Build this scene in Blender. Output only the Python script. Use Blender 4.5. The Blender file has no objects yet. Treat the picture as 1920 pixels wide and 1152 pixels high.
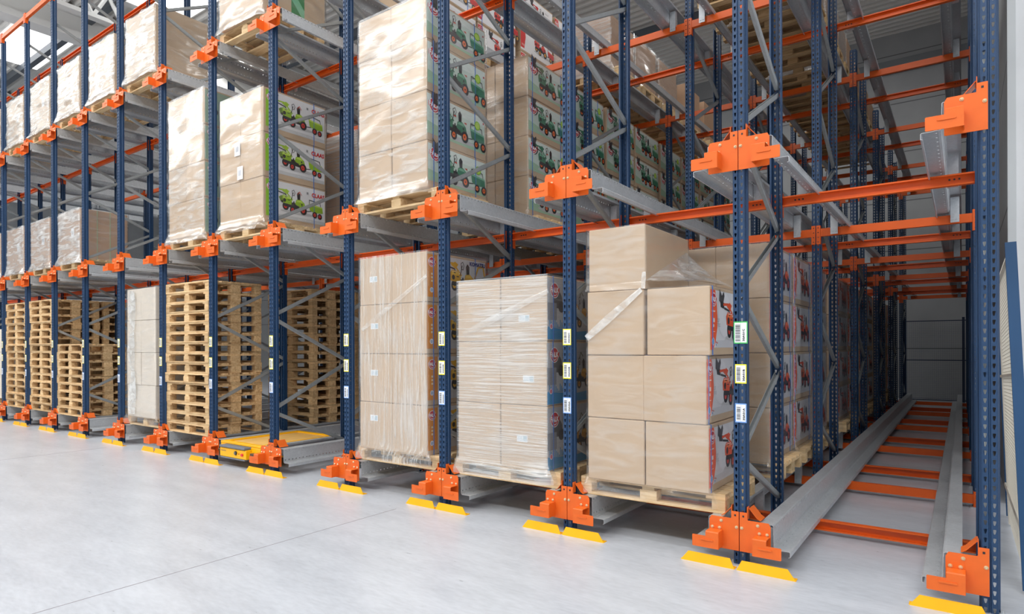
import bpy, bmesh, math, random
from mathutils import Vector, Matrix, noise
random.seed(7)
S = bpy.context.scene
COL = S.collection
PI = math.pi

# ------------------------------------------------------------------ camera
F_PX, YAW, ROLL = 1173.62, 0.6236, -0.0033
cam_d = bpy.data.cameras.new('camera'); cam = bpy.data.objects.new('camera', cam_d); COL.objects.link(cam)
cam_d.sensor_width = 36; cam_d.sensor_fit = 'HORIZONTAL'; cam_d.lens = F_PX / 1920 * 36
cam_d.shift_x = 0; cam_d.shift_y = 74.3 / 1920; cam_d.clip_end = 200; cam_d.clip_start = .05
cam.matrix_world = Matrix.Translation((1.2741, -4.4981, 1.5442)) @ Matrix.Rotation(YAW, 4, 'Z') @ Matrix.Rotation(PI / 2, 4, 'X') @ Matrix.Rotation(ROLL, 4, 'Z')
S.camera = cam
# ------------------------------------------------------------------ world, exposure
S.view_settings.view_transform = 'Standard'; S.view_settings.look = 'None'
S.view_settings.gamma = 1; S.view_settings.use_curve_mapping = False
S.view_settings.exposure = 0.0
S.cycles.max_bounces = 8; S.cycles.diffuse_bounces = 4; S.cycles.glossy_bounces = 3; S.cycles.transparent_max_bounces = 16
S.cycles.sample_clamp_indirect = 6
W = bpy.data.worlds.new('world'); S.world = W; W.use_nodes = True
W.node_tree.nodes['Background'].inputs[0].default_value = (.93, .96, 1, 1)
W.node_tree.nodes['Background'].inputs[1].default_value = 1.0
# ------------------------------------------------------------------ lights (roof luminaires and skylight strips over the aisle; added upward ceiling fill)
def area(name, loc, sx, sy, power, rot=(0, 0, 0), col=(1, .99, .97)):
    l = bpy.data.lights.new(name, 'AREA'); l.shape = 'RECTANGLE'; l.size = sx; l.size_y = sy; l.energy = power; l.color = col
    o = bpy.data.objects.new(name, l); o.location = loc; o.rotation_euler = rot; COL.objects.link(o); return o
for i, x in enumerate((-27, -19, -11, -3, 5)):
    area('skylight_lamp', (x, -8.3, 10.35), 6.5, 1.8, 640)
for i, x in enumerate((-20, -12, -4, 3)):
    area('aisle_lamp', (x, -2.6, 10.3), 4.0, .5, 170)
for i, (x, y) in enumerate(((-1, 6), (-9, 6), (-17, 6), (-3, 12.5), (-12, 12.5))):
    area('rack_lamp', (x, y, 10.4), 4.0, .5, 125)

for i, (x, y) in enumerate(((-26, -3), (-17, -3), (-8, -3))):
    area('ceiling_fill', (x, y, 8.9), 6, .8, 200, (PI, 0, 0))  # added upward fill without fittings, brightens the roof deck

# ------------------------------------------------------------------ colour + material helpers
def lin(c):
    return tuple((x / 255 / 12.92) if x / 255 <= .04045 else ((x / 255 + .055) / 1.055) ** 2.4 for x in c) + (1,)
MATS = {}
def nodes(name):
    m = bpy.data.materials.new(name); m.use_nodes = True; nt = m.node_tree
    b = nt.nodes['Principled BSDF']; return m, nt, b
def plain(name, rgb, rough=.5, metal=0., var=0., scale=8., bump=0., spec=.5):
    if name in MATS: return MATS[name]
    m, nt, b = nodes(name); N, L = nt.nodes, nt.links
    b.inputs['Roughness'].default_value = rough; b.inputs['Metallic'].default_value = metal
    b.inputs['Specular IOR Level'].default_value = spec
    tc = N.new('ShaderNodeTexCoord'); nz = N.new('ShaderNodeTexNoise'); nz.inputs['Scale'].default_value = scale
    nz.inputs['Detail'].default_value = 4; L.new(tc.outputs['Object'], nz.inputs['Vector'])
    cr = N.new('ShaderNodeMapRange'); cr.inputs['To Min'].default_value = 1 - var; cr.inputs['To Max'].default_value = 1 + var
    cr.inputs['From Min'].default_value = .3; cr.inputs['From Max'].default_value = .7
    L.new(nz.outputs['Fac'], cr.inputs['Value'])
    mx = N.new('ShaderNodeVectorMath'); mx.operation = 'SCALE'; mx.inputs[0].default_value = lin(rgb)[:3]
    L.new(cr.outputs[0], mx.inputs['Scale']); L.new(mx.outputs[0], b.inputs['Base Color'])
    if bump:
        bp = N.new('ShaderNodeBump'); bp.inputs['Strength'].default_value = bump; bp.inputs['Distance'].default_value = .002
        L.new(nz.outputs['Fac'], bp.inputs['Height']); L.new(bp.outputs[0], b.inputs['Normal'])
    MATS[name] = m; return m
def wood(name, rgb, rgb2):
    m, nt, b = nodes(name); N, L = nt.nodes, nt.links
    tc = N.new('ShaderNodeTexCoord'); oi = N.new('ShaderNodeObjectInfo')
    mp = N.new('ShaderNodeMapping'); mp.inputs['Scale'].default_value = (2.2, 14, 14)
    L.new(tc.outputs['Object'], mp.inputs['Vector'])
    ad = N.new('ShaderNodeVectorMath'); ad.operation = 'ADD'; L.new(mp.outputs[0], ad.inputs[0])
    sc = N.new('ShaderNodeMath'); sc.operation = 'MULTIPLY'; sc.inputs[1].default_value = 90; L.new(oi.outputs['Random'], sc.inputs[0]); L.new(sc.outputs[0], ad.inputs[1])
    nz = N.new('ShaderNodeTexNoise'); nz.inputs['Scale'].default_value = 2.4; nz.inputs['Detail'].default_value = 6; nz.inputs['Distortion'].default_value = .6
    L.new(ad.outputs[0], nz.inputs['Vector'])
    r = N.new('ShaderNodeValToRGB'); r.color_ramp.elements[0].position = .32; r.color_ramp.elements[1].position = .66
    r.color_ramp.elements[0].color = lin(rgb2); r.color_ramp.elements[1].color = lin(rgb); L.new(nz.outputs['Fac'], r.inputs[0])
    hs = N.new('ShaderNodeHueSaturation'); mr = N.new('ShaderNodeMapRange'); mr.inputs['To Min'].default_value = .74; mr.inputs['To Max'].default_value = 1.1
    L.new(oi.outputs['Random'], mr.inputs[0]); L.new(mr.outputs[0], hs.inputs['Value']); L.new(r.outputs[0], hs.inputs['Color'])
    L.new(hs.outputs[0], b.inputs['Base Color']); b.inputs['Roughness'].default_value = .75
    bp = N.new('ShaderNodeBump'); bp.inputs['Strength'].default_value = .4; bp.inputs['Distance'].default_value = .002
    L.new(nz.outputs['Fac'], bp.inputs['Height']); L.new(bp.outputs[0], b.inputs['Normal'])
    MATS[name] = m; return m
def galv(name, rgb):
    m, nt, b = nodes(name); N, L = nt.nodes, nt.links
    tc = N.new('ShaderNodeTexCoord'); v = N.new('ShaderNodeTexVoronoi'); v.inputs['Scale'].default_value = 60
    L.new(tc.outputs['Object'], v.inputs['Vector'])
    nz = N.new('ShaderNodeTexNoise'); nz.inputs['Scale'].default_value = 5; nz.inputs['Detail'].default_value = 5; L.new(tc.outputs['Object'], nz.inputs['Vector'])
    mx = N.new('ShaderNodeMix'); mx.data_type = 'FLOAT'; mx.inputs[0].default_value = .6
    L.new(v.outputs['Color'], mx.inputs[2]); L.new(nz.outputs['Fac'], mx.inputs[3])
    mr = N.new('ShaderNodeMapRange'); mr.inputs['To Min'].default_value = .8; mr.inputs['To Max'].default_value = 1.15; L.new(mx.outputs[0], mr.inputs[0])
    sc = N.new('ShaderNodeVectorMath'); sc.operation = 'SCALE'; sc.inputs[0].default_value = lin(rgb)[:3]; L.new(mr.outputs[0], sc.inputs['Scale'])
    L.new(sc.outputs[0], b.inputs['Base Color']); b.inputs['Metallic'].default_value = .42
    r2 = N.new('ShaderNodeMapRange'); r2.inputs['To Min'].default_value = .32; r2.inputs['To Max'].default_value = .55; L.new(nz.outputs['Fac'], r2.inputs[0]); L.new(r2.outputs[0], b.inputs['Roughness'])
    MATS[name] = m; return m
def film(name, lo, hi, sx, sz, rough=.18, rgb=(240, 243, 243), side=.30):
    m, nt, b = nodes(name); N, L = nt.nodes, nt.links
    out = N['Material Output']
    tc = N.new('ShaderNodeTexCoord'); oi = N.new('ShaderNodeObjectInfo')
    mp = N.new('ShaderNodeMapping'); mp.inputs['Scale'].default_value = (sx, sx, sz); L.new(tc.outputs['Object'], mp.inputs['Vector'])
    mp.inputs['Rotation'].default_value = (0.05, .06, 0)
    L.new(oi.outputs['Random'], mp.inputs['Location'])
    nz = N.new('ShaderNodeTexNoise'); nz.inputs['Scale'].default_value = 1; nz.inputs['Detail'].default_value = 5; nz.inputs['Distortion'].default_value = .9
    L.new(mp.outputs[0], nz.inputs['Vector'])
    n2 = N.new('ShaderNodeTexNoise'); n2.inputs['Scale'].default_value = 1.7; n2.inputs['Detail'].default_value = 2; L.new(tc.outputs['Object'], n2.inputs['Vector'])
    mu = N.new('ShaderNodeMath'); mu.operation = 'ADD'; L.new(nz.outputs['Fac'], mu.inputs[0])
    h = N.new('ShaderNodeMath'); h.operation = 'MULTIPLY_ADD'; h.inputs[1].default_value = .5; h.inputs[2].default_value = -.25; L.new(n2.outputs['Fac'], h.inputs[0]); L.new(h.outputs[0], mu.inputs[1])
    mr = N.new('ShaderNodeMapRange'); mr.inputs['From Min'].default_value = .42; mr.inputs['From Max'].default_value = .75
    mr.inputs['To Min'].default_value = lo; mr.inputs['To Max'].default_value = hi; L.new(mu.outputs[0], mr.inputs[0])
    tr = N.new('ShaderNodeBsdfTransparent'); mx = N.new('ShaderNodeMixShader')
    b.inputs['Base Color'].default_value = lin(rgb); b.inputs['Roughness'].default_value = .35
    gn = N.new('ShaderNodeNewGeometry'); sx_ = N.new('ShaderNodeSeparateXYZ'); L.new(gn.outputs['True Normal'], sx_.inputs[0])
    ab = N.new('ShaderNodeMath'); ab.operation = 'ABSOLUTE'; L.new(sx_.outputs['X'], ab.inputs[0])
    wr = N.new('ShaderNodeMapRange'); wr.inputs['From Min'].default_value = .5; wr.inputs['From Max'].default_value = .9; wr.inputs['To Min'].default_value = 1; wr.inputs['To Max'].default_value = side; L.new(ab.outputs[0], wr.inputs[0])
    ml = N.new('ShaderNodeMath'); ml.operation = 'MULTIPLY'; L.new(mr.outputs[0], ml.inputs[0]); L.new(wr.outputs[0], ml.inputs[1])
    L.new(ml.outputs[0], mx.inputs[0]); L.new(tr.outputs[0], mx.inputs[1]); L.new(b.outputs[0], mx.inputs[2])
    gl = N.new('ShaderNodeBsdfGlossy'); gl.inputs['Roughness'].default_value = rough; gl.inputs['Color'].default_value = (1, 1, 1, 1)
    fr = N.new('ShaderNodeFresnel'); gm = N.new('ShaderNodeNewGeometry'); ir = N.new('ShaderNodeMapRange'); ir.inputs['To Min'].default_value = 1.62; ir.inputs['To Max'].default_value = 1 / 1.62; L.new(gm.outputs['Backfacing'], ir.inputs[0]); L.new(ir.outputs[0], fr.inputs['IOR'])
    bp = N.new('ShaderNodeBump'); bp.inputs['Strength'].default_value = .3; bp.inputs['Distance'].default_value = .006
    L.new(mu.outputs[0], bp.inputs['Height']); L.new(bp.outputs[0], gl.inputs['Normal']); L.new(bp.outputs[0], b.inputs['Normal'])
    m2 = N.new('ShaderNodeMixShader'); L.new(fr.outputs[0], m2.inputs[0]); L.new(mx.outputs[0], m2.inputs[1]); L.new(gl.outputs[0], m2.inputs[2])
    L.new(m2.outputs[0], out.inputs['Surface']); MATS[name] = m; return m

BLUE = plain('blue_paint', (27, 60, 96), .45, .0, .06, 20)
ORANGE = plain('orange_paint', (230, 104, 30), .42, .0, .05, 12)
BEAMO = plain('orange_beam_paint', (228, 94, 16), .4, .0, .05, 5)
YELLOW = plain('yellow_paint', (255, 186, 0), .45, 0, .04, 6)
GALV = galv('galvanised_steel', (200, 204, 208))
BRACE = galv('galvanised_brace', (165, 170, 172))
BOLT = plain('bolt_zinc', (225, 210, 170), .3, .6)
WOOD = wood('pallet_wood', (234, 202, 154), (200, 160, 112))
WOODN = wood('new_pallet_wood', (240, 212, 168), (214, 178, 128))
CARD = plain('cardboard', (198, 173, 145), .8, 0, .05, 3, .1)
CARDW = plain('white_cardboard', (222, 212, 198), .75, 0, .03, 3)
CARDD = plain('brown_cardboard', (182, 148, 120), .8, 0, .05, 3, .1)
TAPE = plain('packing_tape', (190, 158, 122), .35, 0, .03, 9)
SEAM = plain('carton_seam', (120, 98, 76), .9)
STRAP = plain('blue_strap', (60, 120, 205), .35)
STRAPG = plain('green_strap', (150, 190, 150), .35)
DARK = plain('dark_plastic', (38, 38, 42), .5)
GREYP = plain('grey_plate', (120, 124, 130), .4, .4)
PAPER = plain('label_paper', (240, 242, 245), .6)
def C(r, g, b): return plain('print_%d_%d_%d' % (r, g, b), (r, g, b), .45)
FILM = film('stretch_film', .16, .66, 2.0, 84)
FILMB = film('bunched_stretch_film', .22, .85, 5, 9, .2)
FILMD = film('thick_stretch_film', .22, .85, 2.5, 16, .17)
FILMW = film('dense_stretch_film', .07, .55, 2.5, 12, .2)
FILMV = film('shrunk_stretch_film', .10, .50, 34, 1.8)
FILMC = film('clear_stretch_film', .02, .22, 3, 14)

# ------------------------------------------------------------------ mesh builder
class MB:
    def __init__(s): s.v = []; s.f = []; s.m = []
    def add(s, vs, fs, m=0):
        o = len(s.v); s.v += [tuple(p) for p in vs]; s.f += [tuple(i + o for i in f) for f in fs]; s.m += [m] * len(fs)
    def box(s, x0, x1, y0, y1, z0, z1, m=0):
        v = [(x0, y0, z0), (x1, y0, z0), (x1, y1, z0), (x0, y1, z0), (x0, y0, z1), (x1, y0, z1), (x1, y1, z1), (x0, y1, z1)]
        s.add(v, [(0, 3, 2, 1), (4, 5, 6, 7), (0, 1, 5, 4), (1, 2, 6, 5), (2, 3, 7, 6), (3, 0, 4, 7)], m)
    def cbox(s, x0, x1, y0, y1, z0, z1, c=.004, m=0):
        # box with chamfered edges
        P = []
        for sx, X in ((1, x0), (-1, x1)):
            for sy, Y in ((1, y0), (-1, y1)):
                for sz, Z in ((1, z0), (-1, z1)):
                    P.append([(X, Y + sy * c, Z + sz * c), (X + sx * c, Y, Z + sz * c), (X + sx * c, Y + sy * c, Z)])
        v = [p for t in P for p in t]
        def I(a, b, c_, k): return (a * 4 + b * 2 + c_) * 3 + k
        f = [(I(0,0,0,0),I(0,0,1,0),I(0,1,1,0),I(0,1,0,0)), (I(1,0,0,0),I(1,1,0,0),I(1,1,1,0),I(1,0,1,0)),
             (I(0,0,0,1),I(1,0,0,1),I(1,0,1,1),I(0,0,1,1)), (I(0,1,0,1),I(0,1,1,1),I(1,1,1,1),I(1,1,0,1)),
             (I(0,0,0,2),I(0,1,0,2),I(1,1,0,2),I(1,0,0,2)), (I(0,0,1,2),I(1,0,1,2),I(1,1,1,2),I(0,1,1,2))]
        for a in (0, 1):
            for b in (0, 1):
                f.append((I(a,b,0,0),I(a,b,0,1),I(a,b,1,1),I(a,b,1,0)))
                f.append((I(a,0,b,0),I(a,0,b,2),I(a,1,b,2),I(a,1,b,0)))
                f.append((I(0,a,b,1),I(0,a,b,2),I(1,a,b,2),I(1,a,b,1)))
                for c_ in (0, 1): f.append((I(a,b,c_,0),I(a,b,c_,1),I(a,b,c_,2)))
        s.add(v, f, m)
    def poly(s, pts, fn, m=0): s.add([fn(*p) for p in pts], [tuple(range(len(pts)))], m)
    def prism(s, pts, fn, c0, c1, m=0):
        n = len(pts); v = [fn(a, b, c0) for a, b in pts] + [fn(a, b, c1) for a, b in pts]
        f = [tuple(range(n))[::-1], tuple(range(n, 2 * n))] + [(i, (i + 1) % n, n + (i + 1) % n, n + i) for i in range(n)]
        s.add(v, f, m)
    def sweep(s, pl, t, fn, c0, c1, m=0):
        # thin folded sheet: polyline section extruded from c0 to c1
        n = len(pl); nm = []
        for i in range(n):
            a = Vector(pl[max(i - 1, 0)]); b = Vector(pl[min(i + 1, n - 1)]); p = Vector(pl[i])
            d1 = (p - a).normalized() if i > 0 else (b - p).normalized(); d2 = (b - p).normalized() if i < n - 1 else d1
            d = (d1 + d2).normalized(); k = 1 / max(.4, d.dot(d1)); nm.append((-d.y * k * t / 2, d.x * k * t / 2))
        o1 = [(pl[i][0] + nm[i][0], pl[i][1] + nm[i][1]) for i in range(n)]; o2 = [(pl[i][0] - nm[i][0], pl[i][1] - nm[i][1]) for i in range(n)]
        for i in range(n - 1):
            s.prism([o1[i], o1[i + 1], o2[i + 1], o2[i]], fn, c0, c1, m)
    def cyl(s, p0, p1, r, n=10, m=0, r1=None):
        p0 = Vector(p0); p1 = Vector(p1); d = (p1 - p0).normalized(); a = d.orthogonal().normalized(); b = d.cross(a)
        r1 = r if r1 is None else r1
        v = [p0 + (a * math.cos(2 * PI * i / n) + b * math.sin(2 * PI * i / n)) * r for i in range(n)] + [p1 + (a * math.cos(2 * PI * i / n) + b * math.sin(2 * PI * i / n)) * r1 for i in range(n)]
        s.add(v, [tuple(range(n))[::-1], tuple(range(n, 2 * n))] + [(i, (i + 1) % n, n + (i + 1) % n, n + i) for i in range(n)], m)
    def perf(s, fn, a0, a1, c0, c1, pitch, hole, m=0):
        # sheet strip with one punched hole per pitch; hole: 8 points E NE N NW W SW S SE
        n = int((c1 - c0) / pitch); ac = (a0 + a1) / 2
        for i in range(n):
            z0 = c0 + i * pitch; z1 = z0 + pitch; zc = (z0 + z1) / 2
            o = [(a1, zc), (a1, z1), (ac, z1), (a0, z1), (a0, zc), (a0, z0), (ac, z0), (a1, z0)]
            h = [(ac + x, zc + z) for x, z in hole]
            s.add([fn(*p) for p in o + h], [(j, (j + 1) % 8, 8 + (j + 1) % 8, 8 + j) for j in range(8)], m)
        if c0 + n * pitch < c1 - 1e-4:
            z0 = c0 + n * pitch; s.add([fn(a0, z0), fn(a1, z0), fn(a1, c1), fn(a0, c1)], [(0, 1, 2, 3)], m)
    def mesh(s, name, mats, smooth=False):
        me = bpy.data.meshes.new(name); me.from_pydata(s.v, [], s.f)
        for m in (mats if isinstance(mats, (list, tuple)) else [mats]): me.materials.append(m)
        me.polygons.foreach_set('material_index', s.m)
        if smooth: me.polygons.foreach_set('use_smooth', [True] * len(me.polygons))
        me.update(); return me
def clean(me, thick=0):
    bm = bmesh.new(); bm.from_mesh(me)
    bmesh.ops.remove_doubles(bm, verts=bm.verts, dist=1e-5)
    if thick: bmesh.ops.solidify(bm, geom=bm.faces[:], thickness=thick)
    bmesh.ops.recalc_face_normals(bm, faces=bm.faces[:]); bm.to_mesh(me); bm.free(); return me
def join_mesh(name, metas, mats):
    bm = bmesh.new()
    for me in metas: bm.from_mesh(me)
    r = bpy.data.meshes.new(name); bm.to_mesh(r); bm.free()
    for m in mats: r.materials.append(m)
    return r
def tag(o, label=None, cat=None, group=None, kind=None):
    if label: o['label'] = label
    if cat: o['category'] = cat
    if group: o['group'] = group
    if kind: o['kind'] = kind
    return o
def ob(name, me, parent=None, loc=(0, 0, 0), rz=0):
    o = bpy.data.objects.new(name, me); COL.objects.link(o); o.location = loc; o.rotation_euler = (0, 0, rz)
    if parent: o.parent = parent
    return o
def struct(name, mb, mats, label):
    o = ob(name, clean(mb.mesh(name, mats))); return tag(o, label, kind='structure')
ORD = ['zeroth', 'first', 'second', 'third', 'fourth', 'fifth', 'sixth', 'seventh', 'eighth', 'ninth', 'tenth', 'eleventh', 'twelfth', 'thirteenth', 'fourteenth', 'fifteenth', 'sixteenth', 'seventeenth', 'eighteenth', 'nineteenth', 'twentieth']
PITCH, MOD, FD = 1.4, 2.873, 1.16
LZ = [0.0, 2.677, 5.336]          # rail level offsets; rail top = LZ + .31
LEV = ['floor', 'middle', 'top']
def lane_name(n): return 'right-end aisle lane' if n == 0 else ORD[1 - n] + ' lane from the right'

# ------------------------------------------------------------------ setting: floor, walls, ceiling
def floor_mat():
    m, nt, b = nodes('polished_concrete'); N, L = nt.nodes, nt.links
    tc = N.new('ShaderNodeTexCoord')
    n1 = N.new('ShaderNodeTexNoise'); n1.inputs['Scale'].default_value = .9; n1.inputs['Detail'].default_value = 8; n1.inputs['Roughness'].default_value = .65
    mp = N.new('ShaderNodeMapping'); mp.inputs['Scale'].default_value = (1.3, 4.5, 1); mp.inputs['Rotation'].default_value = (0, 0, .7); L.new(tc.outputs['Object'], mp.inputs['Vector']); L.new(mp.outputs[0], n1.inputs['Vector'])
    n2 = N.new('ShaderNodeTexNoise'); n2.inputs['Scale'].default_value = 9; n2.inputs['Detail'].default_value = 6; L.new(mp.outputs[0], n2.inputs['Vector'])
    mx = N.new('ShaderNodeMix'); mx.data_type = 'FLOAT'; mx.inputs[0].default_value = .4; L.new(n1.outputs['Fac'], mx.inputs[2]); L.new(n2.outputs['Fac'], mx.inputs[3])
    r = N.new('ShaderNodeValToRGB'); r.color_ramp.elements[0].position = .32; r.color_ramp.elements[1].position = .62
    r.color_ramp.elements[0].color = lin((176, 181, 189)); r.color_ramp.elements[1].color = lin((200, 205, 213)); L.new(mx.outputs[0], r.inputs[0])
    L.new(r.outputs[0], b.inputs['Base Color'])
    rr = N.new('ShaderNodeMapRange'); rr.inputs['To Min'].default_value = .22; rr.inputs['To Max'].default_value = .42; L.new(n2.outputs['Fac'], rr.inputs[0]); L.new(rr.outputs[0], b.inputs['Roughness'])
    bp = N.new('ShaderNodeBump'); bp.inputs['Strength'].default_value = .08; L.new(n2.outputs['Fac'], bp.inputs['Height']); L.new(bp.outputs[0], b.inputs['Normal'])
    return m
def wall_mat(name, rgb, joint):
    m, nt, b = nodes(name); N, L = nt.nodes, nt.links
    tc = N.new('ShaderNodeTexCoord'); sp = N.new('ShaderNodeSeparateXYZ'); L.new(tc.outputs['Object'], sp.inputs[0])
    n1 = N.new('ShaderNodeTexNoise'); n1.inputs['Scale'].default_value = 1.4; n1.inputs['Detail'].default_value = 7; L.new(tc.outputs['Object'], n1.inputs['Vector'])
    r = N.new('ShaderNodeMapRange'); r.inputs['To Min'].default_value = .82; r.inputs['To Max'].default_value = 1.12; L.new(n1.outputs['Fac'], r.inputs[0])
    md = N.new('ShaderNodeMath'); md.operation = 'PINGPONG'; md.inputs[1].default_value = joint / 2; L.new(sp.outputs['Z'], md.inputs[0])
    lt = N.new('ShaderNodeMath'); lt.operation = 'LESS_THAN'; lt.inputs[1].default_value = .014; L.new(md.outputs[0], lt.inputs[0])
    k = N.new('ShaderNodeMath'); k.operation = 'MULTIPLY_ADD'; k.inputs[1].default_value = -.6; k.inputs[2].default_value = 1; L.new(lt.outputs[0], k.inputs[0])
    mu = N.new('ShaderNodeMath'); mu.operation = 'MULTIPLY'; L.new(r.outputs[0], mu.inputs[0]); L.new(k.outputs[0], mu.inputs[1])
    sc = N.new('ShaderNodeVectorMath'); sc.operation = 'SCALE'; sc.inputs[0].default_value = lin(rgb)[:3]; L.new(mu.outputs[0], sc.inputs['Scale'])
    L.new(sc.outputs[0], b.inputs['Base Color']); b.inputs['Roughness'].default_value = .85
    return m
FLOOR = floor_mat(); WALLG = wall_mat('grey_precast_concrete', (168, 170, 172), 1.45); WALLW = wall_mat('white_plaster', (226, 228, 230), 50)
JOINT = plain('floor_joint', (150, 146, 152), .8)
f = MB(); f.box(-45, 12, -16, 24, -.2, 0); struct('floor', f, FLOOR, 'pale polished concrete warehouse floor')
f = MB()
f.box(-3.115, -3.109, -16, -.3, .0005, .0012); f.box(-9.5, -9.494, -16, -.3, .0005, .0012); f.box(-45, 12, -5.4, -5.394, .0005, .0012)
struct('trim_1', f, JOINT, 'thin saw-cut joints in the concrete floor')
f = MB(); f.box(-45, 1.85, 17.2, 17.5, 0, 10.9); struct('wall_back', f, WALLG, 'grey precast concrete back wall with horizontal joints')
f = MB(); f.box(1.64, 1.9, 3.3, 17.2, 0, 10.9, 0); struct('wall_right', f, WALLG, 'grey concrete side wall beyond the empty aisle')
f = MB(); f.box(1.64, 12, 3.25, 3.3, 0, 10.9, 0); f.box(1.90, 12, 3.3, 3.6, 0, 10.9, 0); struct('wall_front', f, WALLW, 'white wall at the right edge beside the rack')
f = MB(); f.box(1.635, 1.70, 3.235, 3.262, 0, 10.8); struct('trim_2', f, plain('wall_trim', (196, 200, 202), .5), 'pale metal corner trim on the white wall')
f = MB(); f.box(-45.3, -45, -16, 17.2, 0, 10.9); struct('wall_left', f, WALLW, 'white far end wall')
f = MB(); f.box(-45, 12, -16.3, -16, 0, 10.9); struct('wall_aisle', f, WALLW, 'white wall across the aisle')
f = MB(); f.box(-45, 1.64, 17.02, 17.2, 9.6, 9.95); struct('trim_3', f, plain('ledge', (120, 124, 128), .7), 'dark ledge near the top of the back wall')
# corrugated ceiling, ribs along X
DECK = plain('corrugated_deck', (226, 224, 220), .5, .0, .03, 2)
f = MB(); y = -16.0; pl = []
while y < 17.2:
    pl += [(y, 10.9), (y + .11, 10.9), (y + .15, 10.78), (y + .22, 10.78)]; y += .26
sky = [(-23.4, -20.4, 1.75, 3.1), (-16.4, -14.4, 2.1, 4.4)]
f.sweep(pl, .004, lambda a, b, c: (c, a, b), -45, 12)
struct('ceiling', f, DECK, 'pale corrugated metal roof deck')
SKY = bpy.data.materials.new('skylight_glow'); SKY.use_nodes = True
e = SKY.node_tree.nodes.new('ShaderNodeEmission'); e.inputs[0].default_value = (1, 1, 1, 1); e.inputs[1].default_value = 3.0
SKY.node_tree.links.new(e.outputs[0], SKY.node_tree.nodes['Material Output'].inputs[0])
for i, (a, b_, c, d) in enumerate(sky):
    f = MB(); f.box(a, b_, c, d, 10.70, 10.77); struct('window_%d' % (i + 1), f, SKY, 'bright roof skylight over the left of the racking')
GIRD = plain('white_girder', (232, 232, 230), .6)
def girder(x, i, truss):
    f = MB()
    if not truss:
        f.box(x - .25, x + .25, -16, 17.2, 9.95, 10.12); f.box(x - .08, x + .08, -16, 17.2, 10.12, 10.6); f.box(x - .25, x + .25, -16, 17.2, 10.6, 10.76)
    else:
        f.box(x - .12, x + .12, -16, 17.2, 9.9, 10.0); f.box(x - .12, x + .12, -16, 17.2, 10.62, 10.75)
        y = -16
        while y < 17:
            f.cyl((x, y, 9.98), (x, y + .35, 10.64), .05, 6); f.cyl((x, y + .35, 10.64), (x, y + .7, 9.98), .05, 6); y += .7
    struct('trim_%d' % i, f, GIRD, 'white roof girder' if not truss else 'white lattice roof truss')
girder(-18.4, 10, False); girder(-16.6, 11, True); girder(-27, 12, False); girder(-8.5, 13, False)
PUR = plain('dark_purlin', (90, 96, 104), .5)
for i, y in enumerate((2.65, 7.5, 12.4)):
    f = MB(); f.box(-45, 1.64, y, y + .16, 10.5, 10.72); struct('trim_%d' % (20 + i), f, PUR, 'dark steel purlin under the roof deck')

# ------------------------------------------------------------------ upright posts and frames
TEAR = [(.0075, .004), (.0075, .013), (0, .0135), (-.0075, .013), (-.0075, .004), (-.0035, -.012), (0, -.0145), (.0035, -.012)]
def ring(r): return [(r * math.cos(i * PI / 4), r * math.sin(i * PI / 4)) for i in range(8)]
def post_mesh(h):
    a = MB()
    for s in (1, -1):
        a.perf(lambda x, z, s=s: (s * x, 0, z), .007, .035, 0, h, .05, TEAR)
        a.perf(lambda y, z, s=s: (s * .04, y, z), .008, .040, 0, h, .05, ring(.0042))
    me1 = a.mesh('p', BLUE); clean(me1, .002)
    b = MB(); fz = lambda x, y, c: (x, y, c)
    b.sweep([(-.007, 0), (-.004, .007), (.004, .007), (.007, 0)], .002, fz, 0, h)
    for s in (1, -1):
        b.sweep([(s * .035, 0), (s * .038, .002), (s * .04, .008)], .002, fz, 0, h)
        b.sweep([(s * .04, .04), (s * .048, .048), (s * .048, .072), (s * .036, .072)], .002, fz, 0, h)
    me2 = clean(b.mesh('q', BLUE)); r = join_mesh('post', [me1, me2], [BLUE]); return r
POST_T, POST_S = post_mesh(8.13), post_mesh(5.83)
a = MB(); a.box(-.07, .07, -.03, .10, 0, .008); a.cyl((.055, .04, .006), (.055, .04, .022), .009, 6); a.cyl((-.055, .04, .006), (-.055, .04, .022), .009, 6)
FOOT = a.mesh('foot_plate', [GALV])
def brace_mesh(p0, p1):
    p0, p1 = Vector((0,) + p0), Vector((0,) + p1); d = (p1 - p0); L_ = d.length; d.normalize(); n = Vector((0, -d.z, d.y))
    a = MB()
    a.sweep([(-.016, .020), (-.016, -.014), (-.011, -.020), (.011, -.020), (.016, -.014), (.016, .020)], .003, lambda x, y, c: tuple(p0 + d * c + n * y + Vector((x, 0, 0))), 0, L_)
    return clean(a.mesh('brace', BRACE))
FN = [.765, 1.92, 3.09, 4.225, 5.4, 6.55, 7.7]; RN = [.24, 1.342, 2.50, 3.70, 4.875, 6.03, 7.18]
y0, y1 = .035, FD - .035
BR = []
for i, fz_ in enumerate(FN):
    BR.append((RN[i] + .02, brace_mesh((y0, fz_ - .02), (y1, RN[i] + .03))))
    if i + 1 < len(RN): BR.append((RN[i + 1], brace_mesh((y0, fz_ + .02), (y1, RN[i + 1] - .03))))
STK_TXT = {}
def text_mesh(s, size, align='LEFT'):
    cu = bpy.data.curves.new('t', 'FONT'); cu.body = s; cu.size = size; cu.align_x = align; cu.resolution_u = 2
    o = bpy.data.objects.new('t', cu); COL.objects.link(o)
    bpy.context.view_layer.update()
    dg = bpy.context.evaluated_depsgraph_get(); me = o.evaluated_get(dg).to_mesh()
    v = [tuple(p.co) for p in me.vertices]; f = [tuple(p.vertices) for p in me.polygons]
    o.evaluated_get(dg).to_mesh_clear(); COL.objects.unlink(o); bpy.data.objects.remove(o); bpy.data.curves.remove(cu)
    return v, f
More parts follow.
